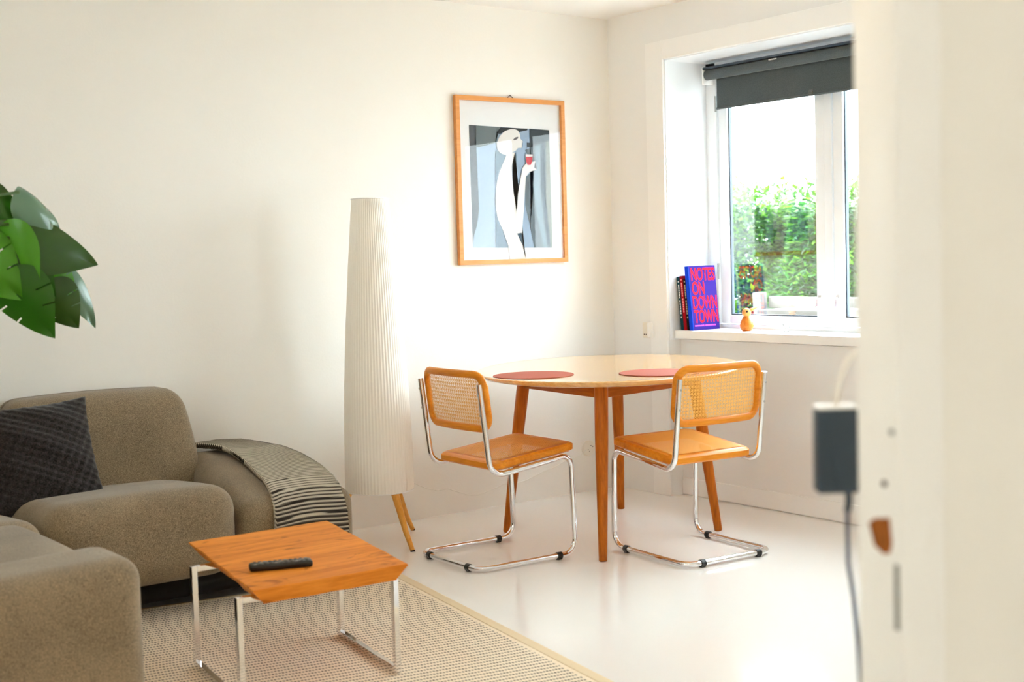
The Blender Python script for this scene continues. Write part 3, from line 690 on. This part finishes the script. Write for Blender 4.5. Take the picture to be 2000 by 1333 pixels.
for k, (nm, (c, pts)) in enumerate(art.items()):
    y = -.0092-.0003*k; bm = bmesh.new(); f = bm.faces.new([bm.verts.new((a, y, z)) for a, z in pts]); bmesh.ops.triangulate(bm, faces=[f])
    mm = plain('print_'+nm, tuple(q*.74 for q in c[:3])+(1,), .7)
    if pr is None: pr = ppart('print', bm, mm)
    else: ppart(nm, bm, mm, pr)

# ---------------------------------------------------------------- sofa
so = tag(empty('corner_sofa', (-3.4, -1.0, 0)), 'taupe fabric corner sofa along the wall with low rounded arms', 'sofa')
def spart(name, bm, mat=None):
    o = obj(name, bm, mat or M['fab'], so, smooth=True); o.matrix_parent_inverse = Matrix.Translation((3.4, 1.0, 0)); return o
def back_warp(p):
    x, y, z = p; t = (z-.30)/.45
    y = y + .085*t*t if y < -.12 else y + .05*t
    if x > -2.75: x -= .05*max(0, t)**2*(x+2.75)/.29
    z += .012*math.sin((x+2.47)/-.74*pi) if z > .5 else 0
    return (x, min(y, -.012), z)
spart('back_cushion', soft_box((-3.205, -2.455, -.285, -.02, .30, .742), .075, back_warp))
spart('back_cushion', soft_box((-4.20, -3.212, -.285, -.02, .30, .742), .075, lambda p: back_warp(p) if p.x < -3 else p))
def seat_warp(p):
    x, y, z = p; t = min(1, max(0, (-y-.1)/.85))
    if z > .25: z += -.085*(1-t)**1.2 + .010*math.sin(pi*min(1, max(0, (x+3.31)/.70)))
    if x > -2.9: x += .12*(1-t)*(x+2.9)/.28
    return (x, y, z)
spart('seat_cushion', soft_box((-3.312, -2.622, -.945, -.10, .125, .455), .095, seat_warp))
def cs_warp(p):
    x, y, z = p; t = min(1, max(0, (-y-.1)/.85))
    if z > .25: z -= .06*(1-t)
    return (x, y, z)
spart('corner_seat', soft_box((-4.2, -3.318, -.985, -.10, .125, .432), .085, cs_warp))
spart('seat_cushion', soft_box((-4.2, -3.392, -1.775, -.985, .125, .452), .09, lambda p: (p.x+.015*math.sin(pi*(p.y+.985)/-.79), p.y, p.z-(.05*min(1, max(0, (-3.4-p.x)/.6)) if p.z > .25 else 0))))
def arm_warp(p):
    x, y, z = p
    top = lerp_table(-y, [(0, .462), (.3, .462), (.5, .446), (.7, .418), (.85, .392), (1.0, .37)])
    z = .10 + (z-.10)*(top-.10)/.36
    if x < -2.35: x += -.12*max(0, min(1, (-y-.2)/.75))*(-x-2.35)/.15
    return (x, y, z)
spart('arm', soft_box((-2.50, -2.125, -.935, -.02, .10, .46), .085, arm_warp))
def arm2_warp(p):
    x, y, z = p
    if z > .3: z -= .03*max(0, (-3.45-x))
    return (x, y, z)
spart('arm', soft_box((-4.25, -3.405, -2.06, -1.78, .10, .500), .065, arm2_warp))
spart('back_cushion', soft_box((-4.47, -4.18, -2.0, -.02, .10, .74), .07))
bm = bmesh.new(); box(bm, -3.30, -2.2, -.80, -.05, .045, .128); o = spart('base', bm, M['under'])  # black block stands for the shadow under the sofa
bm = bmesh.new(); box(bm, -4.4, -3.45, -1.95, -.05, .045, .128); spart('base', bm, M['under'])  # same painted shadow under the other sofa section
for x, y in [(-2.25, -.72), (-2.25, -.12), (-3.3, -.72), (-4.3, -.15), (-3.55, -1.85), (-4.3, -1.85)]:
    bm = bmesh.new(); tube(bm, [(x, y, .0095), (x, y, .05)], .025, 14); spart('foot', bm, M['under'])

# cushion leaning on the sofa back
def pillow(c, ux, uz, nrm, size, name, mat, label):
    bm = bmesh.new(); n = 72; rings = []
    ux, uz, nrm = Vector(ux).normalized(), Vector(uz).normalized(), Vector(nrm).normalized(); c = Vector(c)
    vs = {}
    for s in (1, -1):
        for i in range(n+1):
            for j in range(n+1):
                u, v = 2*i/n-1, 2*j/n-1
                if (i in (0, n) or j in (0, n)) and s == -1: vs[(s, i, j)] = vs[(1, i, j)]; continue
                h = ((1-u**2)*(1-v**2))**.42*.075
                bend = 1-.07*(1-v*v)*(abs(u)) ; bend2 = 1-.07*(1-u*u)*(abs(v))
                q = .0038*(math.sin(u*30+v*12)*math.sin(v*34-u*6)) + .004*math.sin(u*5+v*9)*(1-u*u)
                vs[(s, i, j)] = bm.verts.new(c + ux*(u*size/2*bend) + uz*(v*size/2*bend2) + nrm*s*(h+q*(1 if h > .01 else 0)))
    for s in (1, -1):
        for i in range(n):
            for j in range(n):
                try: bm.faces.new((vs[(s, i, j)], vs[(s, i+1, j)], vs[(s, i+1, j+1)], vs[(s, i, j+1)]))
                except ValueError: pass
    return tag(obj(name, bm, mat, None, smooth=True), label, 'cushion')
pillow((-3.165, -.405, .552), (1, .02, .05), (.02, .50, .90), (0, -.90, .44), .44, 'throw_cushion', M['cushion'], 'charcoal quilted square cushion leaning on the sofa back')

# knitted throw draped over the sofa arm: ribs are real ridges
prof = []
armtop = [(-.06, .474), (-.2, .476), (-.36, .474), (-.5, .459), (-.62, .441), (-.74, .420), (-.82, .404), (-.880, .380), (-.918, .345), (-.943, .300), (-.953, .255), (-.957, .215)]
pl = [Vector((0, a, b_)) for a, b_ in armtop]
acc = [0]
for a, b_ in zip(pl, pl[1:]): acc.append(acc[-1]+(b_-a).length)
TL = acc[-1]
def at_len(s):
    for k in range(len(pl)-1):
        if s <= acc[k+1] or k == len(pl)-2:
            t = (s-acc[k])/(acc[k+1]-acc[k]); p = pl[k]+(pl[k+1]-pl[k])*t; d = (pl[k+1]-pl[k]).normalized(); return p, Vector((0, d.z, -d.y)) if False else Vector((0, -d.z, d.y))*-1
def xl(s): return lerp_table(s/TL, [(0, -2.405), (.2, -2.375), (.45, -2.400), (.7, -2.445), (.85, -2.478), (1, -2.505)])
def xr(s): return lerp_table(s/TL, [(0, -2.20), (.2, -2.15), (.45, -2.135), (.6, -2.142), (.72, -2.168), (.85, -2.19), (1, -2.20)])
NS, NW, RIB = 560, 60, .0155
bm = bmesh.new(); uvl = bm.loops.layers.uv.new('UVMap'); grid = []
for i in range(NS+1):
    s = TL*i/NS; p, nn = at_len(s); 
    if nn.z < 0 and abs(nn.z) > abs(nn.y): nn = -nn
    if nn.y > 0 and abs(nn.y) >= abs(nn.z): nn = -nn
    row = []
    for j in range(NW+1):
        t = j/NW; x = xl(s)+(xr(s)-xl(s))*t
        wob = .006*math.sin(t*5+s*6)
        h = .020+.0034*math.sin(2*pi*(s+wob)/RIB) + .004*math.sin(t*4+s*9)
        drop = .025*max(0, (x+2.20)/.075)**2 + .012*max(0, (-2.44-x)/.06)
        q = Vector((x, p.y, p.z-drop*(nn.z > .5))) + nn*h
        row.append((bm.verts.new(q), (t*70*(xr(s)-xl(s))/.3, (s+wob)/RIB)))
    grid.append(row)
for i in range(NS):
    for j in range(NW):
        A = [grid[i][j], grid[i][j+1], grid[i+1][j+1], grid[i+1][j]]
        f = bm.faces.new([a[0] for a in A])
        for lp, a in zip(f.loops, A): lp[uvl].uv = a[1]
th = obj('knitted_throw', bm, M['knit'], None, smooth=True); tag(th, 'ribbed black and cream knitted throw draped over the sofa arm', 'blanket')
md = th.modifiers.new('thickness', 'SOLIDIFY'); md.thickness = .018; md.offset = -1

# ---------------------------------------------------------------- coffee table
ct = tag(empty('coffee_table', (-2.78, -1.66, 0)), 'low wooden slab coffee table on square chrome legs', 'table')
def cpart(name, bm, mat, **k):
    o = obj(name, bm, mat, ct, **k); o.matrix_parent_inverse = Matrix.Translation((2.78, 1.66, 0)); return o
topc = [(-2.958, -1.266), (-3.088, -2.008), (-2.599, -2.030), (-2.452, -1.273)]
botc = [(-2.925, -1.27), (-3.055, -2.005), (-2.640, -2.026), (-2.490, -1.277)]
bm = bmesh.new(); 
def ring_of(cs, z, n=8, amp=0):
    o = []
    for i in range(4):
        a, b_ = Vector(cs[i]), Vector(cs[(i+1) % 4])
        for k in range(n):
            q = a+(b_-a)*k/n; w = amp*math.sin(k*2.3+i*1.7)*(1 if k else 0); d = (b_-a).normalized(); o.append(bm.verts.new((q.x+d.y*w, q.y-d.x*w, z)))
    return o
rs = [ring_of(botc, .302, 8, .004), ring_of(topc, .341, 8, .002), ring_of([(a+( -2.78-a)*.006, b_+(-1.65-b_)*.006) for a, b_ in topc], .345, 8, .002)]
for A, B in zip(rs, rs[1:]):
    for i in range(len(A)): bm.faces.new((A[i], A[(i+1) % len(A)], B[(i+1) % len(A)], B[i]))
bm.faces.new(rs[-1]); bm.faces.new(rs[0][::-1]); cpart('slab_top', bm, M['slab'])
LG = {'lr': (-3.045, -1.503), 'rr': (-2.543, -1.511), 'rf': (-2.615, -1.975), 'lf': (-3.108, -1.955)}
hw = .009
for nm, (x, y) in LG.items():
    bm = bmesh.new(); box(bm, x-hw, x+hw, y-hw, y+hw, .0075, .3205, .0015); cpart('leg', bm, M['chrome'])
def bar(a, b_, z, name):
    a, b_ = Vector((*a, z)), Vector((*b_, z)); d = b_-a; an = math.atan2(d.y, d.x); bm = bmesh.new(); box(bm, hw, d.length-hw, -hw, hw, -hw, hw, .0015)
    o = obj(name, bm, M['chrome'], ct); o.location = a-Vector((-2.78, -1.66, 0)); o.rotation_euler = (0, 0, an)
bar(LG['lr'], LG['rr'], .3115, 'top_bar'); bar(LG['lf'], LG['rf'], .3115, 'top_bar'); bar(LG['lf'], LG['lr'], .0165, 'floor_bar'); bar(LG['rf'], LG['rr'], .0165, 'floor_bar')

# remote control
rc = tag(empty('remote_control', (-2.905, -1.815, .3455), math.atan2(-.06, .165)), 'black remote control lying on the wooden coffee table', 'remote')
bm = soft_box((-.092, .092, -.026, .026, 0, .020), .008, lambda p: (p.x, p.y*(1-.1*abs(p.x)/.09), p.z), 6, 4); obj('body', bm, M['black'], rc, smooth=True)
btn = [plain('button_grey', lin(150, 146, 140), .4), plain('button_dark', lin(60, 58, 56), .4)]
for i in range(11):
    for j in range(3):
        bm = bmesh.new(); x, y = -.075+i*.015, -.014+j*.014; box(bm, x-.0045, x+.0045, y-.0045, y+.0045, .0195, .0218, .001, 1); obj('button', bm, btn[0 if (i*7+j*5) % 4 == 0 else 1], rc)

# ---------------------------------------------------------------- things on the sill
SZ = .8485
def words(parent, txt, w, h, loc, mat, name, rot):
    cu = bpy.data.curves.new(name, 'FONT'); cu.body = txt; cu.offset = .020; cu.extrude = .0
    o = bpy.data.objects.new('tmp_text', cu); col.objects.link(o); bpy.context.view_layer.update()
    me = bpy.data.meshes.new_from_object(o.evaluated_get(bpy.context.evaluated_depsgraph_get())); bpy.data.objects.remove(o)
    xs = [v.co.x for v in me.vertices]; ys = [v.co.y for v in me.vertices]; a, b_, c, d = min(xs), max(xs), min(ys), max(ys)
    for v in me.vertices: v.co = ((v.co.x-a)/(b_-a)*w, (v.co.y-c)/(d-c)*h, 0)
    me.materials.clear(); t = link(name, me, mat, parent); t.location = loc; t.rotation_euler = rot
    return t
def book(y_foot, th, dep, hgt, lean, cover, pages, label, x=.052, marks=None, yaw=0):
    # spine faces the room (-x), covers face +-y, leaning to +y at the top
    e = tag(empty('book', (x, y_foot, SZ)), label, 'book', 'books on the window sill'); e.rotation_euler = (-lean, 0, yaw)
    boxo('spine', (0, .004, 0, th, 0, hgt), cover, e, .001)
    boxo('cover', (.003, dep, 0, .002, 0, hgt), cover, e); boxo('cover', (.003, dep, th-.002, th, 0, hgt), cover, e)
    boxo('page_block', (.004, dep-.005, .002, th-.002, .003, hgt-.003), pages, e)
    if marks:
        mc, z0, z1 = marks; z = z1; k = 0
        bm = bmesh.new()
        while z > z0:
            l = .007+.005*((k*7) % 3)/2
            box(bm, -.0006, .0002, th*.32, th*.68, z-l, z); z -= l+(.0025 if k % 6 else .011); k += 1
        o = obj('spine_print', bm, mc, e)
    return e
pg = plain('book_pages', lin(230, 224, 210), .9)
tealc = plain('teal_cover', lin(20, 66, 80), .8, spec=.1); redc = plain('red_cover', lin(160, 16, 30), .8, spec=.1); blkc = plain('black_cover', lin(30, 20, 20), .8, spec=.1); bluec = plain('cobalt_cover', lin(20, 70, 226), .8, spec=.1); spinec = plain('violet_spine', lin(44, 26, 110), .8, spec=.1)
wht = plain('white_ink', lin(232, 236, 236), .6); pink = plain('coral_ink', lin(240, 20, 36), .8, spec=.1); mag = plain('magenta_ink', lin(190, 40, 200), .5)
pinkred = plain('rose_ink', lin(244, 150, 150), .5)
LN = math.radians(5.6)
book(-.477, .020, .21, .272, LN, tealc, pg, 'teal book with white spine lettering, leftmost on the window sill', .05, (wht, .07, .25))
book(-.4995, .021, .21, .276, LN, redc, pg, 'red book with pale spine lettering between the teal and black books', .05, (pinkred, .09, .26))
book(-.5220, .021, .20, .262, LN, blkc, pg, 'black book between the red book and the big blue book', .05, (plain('beige_ink', lin(168, 156, 138), .6), .07, .25))
bb = book(-.5500, .026, .188, .325, LN, bluec, pg, 'large blue book with red lettering leaning on the window sill', .045)
bb.children[0].data.materials.clear(); bb.children[0].data.materials.append(spinec)
# cover lettering faces -y
def cover_word(txt, x, z, w, h): words(bb, txt, w, h, (x, -.0006, z), pink, 'lettering', (pi/2, 0, 0))
cover_word('NOTES', .016, .249, .166, .066); cover_word('ON', .016, .178, .086, .067); cover_word('DOWN', .014, .106, .168, .067); cover_word('TOWN', .014, .036, .168, .066)
for x0, x1 in [(.014, .074), (.086, .160)]:
    bm = bmesh.new(); x = x0; k = 0
    while x < x1: l = .003+.003*((k*5) % 3)/2; box(bm, x, x+l, -.0008, 0, .019, .026); x += l+.0015; k += 1
    obj('fine_print', bm, mag, bb)

wbird = tag(empty('wooden_bird', (.150, -.812, SZ), 0), 'small wooden bird figurine with a long beak on the sill', 'figurine')
bm = bmesh.new(); rr = lathe(bm, [(.019, 0), (.026, .004), (.0325, .018), (.0335, .028), (.030, .042), (.023, .056), (.0165, .067), (.0145, .073)], 28); bm.faces.new(rr[0][::-1]); bm.faces.new(rr[-1]); obj('body', bm, M['bird_body'], wbird, angle=50)
bm = bmesh.new(); bmesh.ops.create_uvsphere(bm, u_segments=20, v_segments=12, radius=.0225); 
for v in bm.verts: v.co.z = v.co.z*.98+.090
hd = obj('head', bm, M['bird_head'], wbird, smooth=True)
bdir = Vector((.72, -.50, .36)).normalized()
bm = bmesh.new(); c0 = Vector((0, 0, .093)); tube(bm, [c0+bdir*.016, c0+bdir*.03, c0+bdir*.066], [.0105, .0075, .0012], 12); obj('beak', bm, M['bird_head'], hd, smooth=True)
bm = bmesh.new(); ed = Vector((-.62, -.74, .12)).normalized(); tube(bm, [c0+ed*.0205, c0+ed*.0232], .0052, 12); obj('eye', bm, M['dark_hole'], hd)
cb = tag(empty('crystal_ornament', (.185, -1.035, SZ)), 'small clear crystal ball ornament on the window sill', 'ornament')
bm = bmesh.new(); rr = lathe(bm, [(.011, 0), (.013, .003), (.008, .010), (.008, .013), (.015, .019), (.0205, .029), (.0195, .041), (.0125, .050), (.004, .053)], 12); bm.faces.new(rr[0][::-1]); bm.faces.new(rr[-1]); obj('cut_glass', bm, M['crystal'], cb)

# ---------------------------------------------------------------- power adapter behind the door jamb
pa = tag(empty('power_adapter', (-3.285, -4.196, .975), math.radians(-37)), 'dark slate power adapter hanging by its cable beside the door jamb', 'adapter')
bm = bmesh.new(); box(bm, -.026, .028, -.016, .016, -.055, .056, .004, 3); obj('case', bm, M['slate'], pa, angle=40)
bm = bmesh.new(); box(bm, -.0255, .0275, -.0155, .0155, .0555, .0600, .002); obj('lit_top', bm, M['trim'], pa, angle=40)  # white slab paints the light falling on the adapter's top face
def tail(name, pts, r, mat):
    bm = bmesh.new(); tube(bm, pts, r, 10); o = obj(name, bm, mat, pa, smooth=True); o.matrix_parent_inverse = pa_inv
bpy.context.view_layer.update(); pa_inv = pa.matrix_world.inverted()
tail('supply_cable', [(-3.279, -4.193, 1.030), (-3.277, -4.194, 1.050), (-3.272, -4.195, 1.069), (-3.263, -4.200, 1.092), (-3.251, -4.208, 1.105), (-3.22, -4.235, 1.13), (-3.20, -4.28, 1.15), (-3.20, -4.31, 1.15)], .0035, M['cable_white'])
tail('output_cable', [(-3.271, -4.206, .925), (-3.272, -4.207, .905), (-3.275, -4.207, .894)], .0048, M['slate'])
tail('output_cable', [(-3.275, -4.207, .894), (-3.278, -4.210, .827), (-3.275, -4.216, .779), (-3.274, -4.221, .725), (-3.27, -4.235, .45), (-3.26, -4.25, .15), (-3.20, -4.26, .006), (-3.0, -4.27, .006)], .0030, M['cable_blue'])

# ---------------------------------------------------------------- monstera
mo_ = tag(empty('monstera_plant', (-4.72, -1.05, 0)), 'green monstera plant reaching in from the left edge above the sofa', 'plant')
def mpart(name, bm, mat, parent=mo_, **k):
    o = obj(name, bm, mat, parent, **k)
    if parent is mo_: o.matrix_parent_inverse = Matrix.Translation((4.72, 1.05, 0))
    return o
bm = bmesh.new(); rr = lathe(bm, [(.10, .46), (.14, .48), (.17, .72), (.175, .74), (.16, .74), (.15, .70)], 32, (-4.72, -1.05, 0)); bm.faces.new(rr[0][::-1]); bm.faces.new(rr[-1]); mpart('pot', bm, M['terracotta'], angle=40)
for k in range(3):
    a = k*2*pi/3; bm = bmesh.new(); tube(bm, [(-4.72+.16*math.cos(a), -1.05+.16*math.sin(a), 0), (-4.72+.09*math.cos(a), -1.05+.09*math.sin(a), .47)], .014, 10); mpart('stand_leg', bm, M['oak_leg'])
def leaf(base, tip, face, width, mat, curl=.25, cuts=True, seed=0):
    b0, t0 = Vector(base), Vector(tip); ax = t0-b0; L = ax.length; ax.normalize()
    nz = Vector(face); nz = (nz-ax*nz.dot(ax)).normalized(); ay = nz.cross(ax)
    rng = random.Random(seed); bm = bmesh.new(); W = width*L/2
    def hw_(t): return W*max(0, math.sin(pi*t**.54))**.9 if 0 < t < 1 else 0
    def pt(t, v, sgn):
        w = hw_(t)*v; x = t*L + (-.22*L*v*v*max(0, .35-t) if t < .35 else 0) + .10*L*v*v*t
        z = -curl*L*(t-.25)**2 - curl*.9*w*w/max(W, .001)*1.4 + .015*L*math.sin(9*t)*v
        return b0+ax*x+ay*(sgn*w)+nz*z
    nt, nv = 48, 6
    gaps = [(.38+.22*k+rng.uniform(-.02, .02)) for k in range(2)] if cuts else []
    for sgn in (1, -1):
        for i in range(nt):
            ta, tb = i/nt, (i+1)/nt; mid = (ta+tb)/2
            cut = any(abs(mid-g) < .011 for g in gaps)
            for j in range(nv):
                va, vb = j/nv, (j+1)/nv
                if cut and va >= (.5 if sgn > 0 else .6): continue
                q = [pt(ta, va, sgn), pt(tb, va, sgn), pt(tb, vb, sgn), pt(ta, vb, sgn)]
                bm.faces.new([bm.verts.new(p) for p in q])
    bmesh.ops.remove_doubles(bm, verts=bm.verts, dist=.0004)
    lf = mpart('leaf', bm, mat, smooth=True)
    bm = bmesh.new(); hub = Vector((-4.70, -1.05, .74)); midp = (hub+b0)/2+Vector((-.12, 0, .30)); 
    pts = [hub.lerp(midp, t).lerp(midp.lerp(b0, t), t) for t in [k/10 for k in range(11)]]
    tube(bm, pts, [.009-.004*k/10 for k in range(11)], 8); st = mpart('petiole', bm, M['stem'], smooth=True)
vw = Vector((-.60, -.78, .15))
leaf((-3.385, -1.08, 1.485), (-3.245, -1.08, 1.385), (.10, -.80, .55), .80, M['monstera_pale'], .55, False, 1)
leaf((-3.43, -1.0, 1.36), (-3.265, -.99, 1.425), (-.3, -.8, .4), .85, M['monstera'], .35, True, 9)
leaf((-3.40, -1.10, 1.345), (-3.158, -1.09, 1.268), (-.45, -.80, .35), .72, M['monstera_deep'], .25, False, 2)
leaf((-3.44, -1.09, 1.23), (-3.322, -1.10, 1.035), (-.70, -.70, .1), .85, M['monstera'], .22, True, 3)
leaf((-3.30, -1.00, 1.275), (-3.200, -1.00, 1.165), (-.5, -.6, .5), .85, M['monstera_light'], .30, True, 4)
leaf((-3.305, -1.03, 1.19), (-3.212, -1.03, 1.055), (-.6, -.7, .3), .95, M['monstera_deep'], .30, True, 6)
leaf((-3.225, -.98, 1.235), (-3.124, -.98, 1.060), (-.3, -.6, .6), .45, M['monstera_pale'], .35, False, 10)
leaf((-3.43, -1.11, 1.385), (-3.365, -1.13, 1.205), (-.75, -.65, .2), .62, M['monstera_light'], .2, False, 5)
leaf((-3.40, -1.08, 1.33), (-3.300, -1.08, 1.160), (-.6, -.75, .25), .62, M['monstera'], .25, False, 11)
leaf((-3.50, -1.06, 1.49), (-3.385, -1.08, 1.420), (-.5, -.7, .45), .95, M['monstera'], .35, False, 7)
leaf((-3.56, -1.1, 1.33), (-3.42, -1.12, 1.16), (-.6, -.7, .3), .9, M['monstera_light'], .3, True, 8)

# ---------------------------------------------------------------- added ceiling lamps outside the picture, for warm fill light
def added_fill_lamp(x, y, power, color, label):
    e = tag(empty('added_pendant_lamp', (x, y, CH)), label, 'lamp')
    bm = bmesh.new(); tube(bm, [(0, 0, -.025), (0, 0, 0)], .05, 20); obj('canopy', bm, M['trim'], e)
    bm = bmesh.new(); tube(bm, [(0, 0, -.22), (0, 0, -.025)], .003, 8); obj('cord', bm, M['cable_white'], e)
    bm = bmesh.new(); lathe(bm, [(.03, -.19), (.035, -.20), (.14, -.26)], 28); obj('shade', bm, M['trim'], e)
    l = bpy.data.lights.new('fill_bulb', 'POINT'); l.energy = power; l.color = color; l.shadow_soft_size = .08
    o = bpy.data.objects.new('fill_bulb', l); col.objects.link(o); o.parent = e; o.location = (0, 0, -.32)
added_fill_lamp(-3.7, -3.7, 7, (1.0, 0.72, 0.42), 'added white pendant lamp over the lounge, unseen, for warm fill light')
added_fill_lamp(-3.3, -6.6, 13, (1.0, 0.88, 0.72), 'added white pendant lamp in the hall behind the viewer, for fill light')
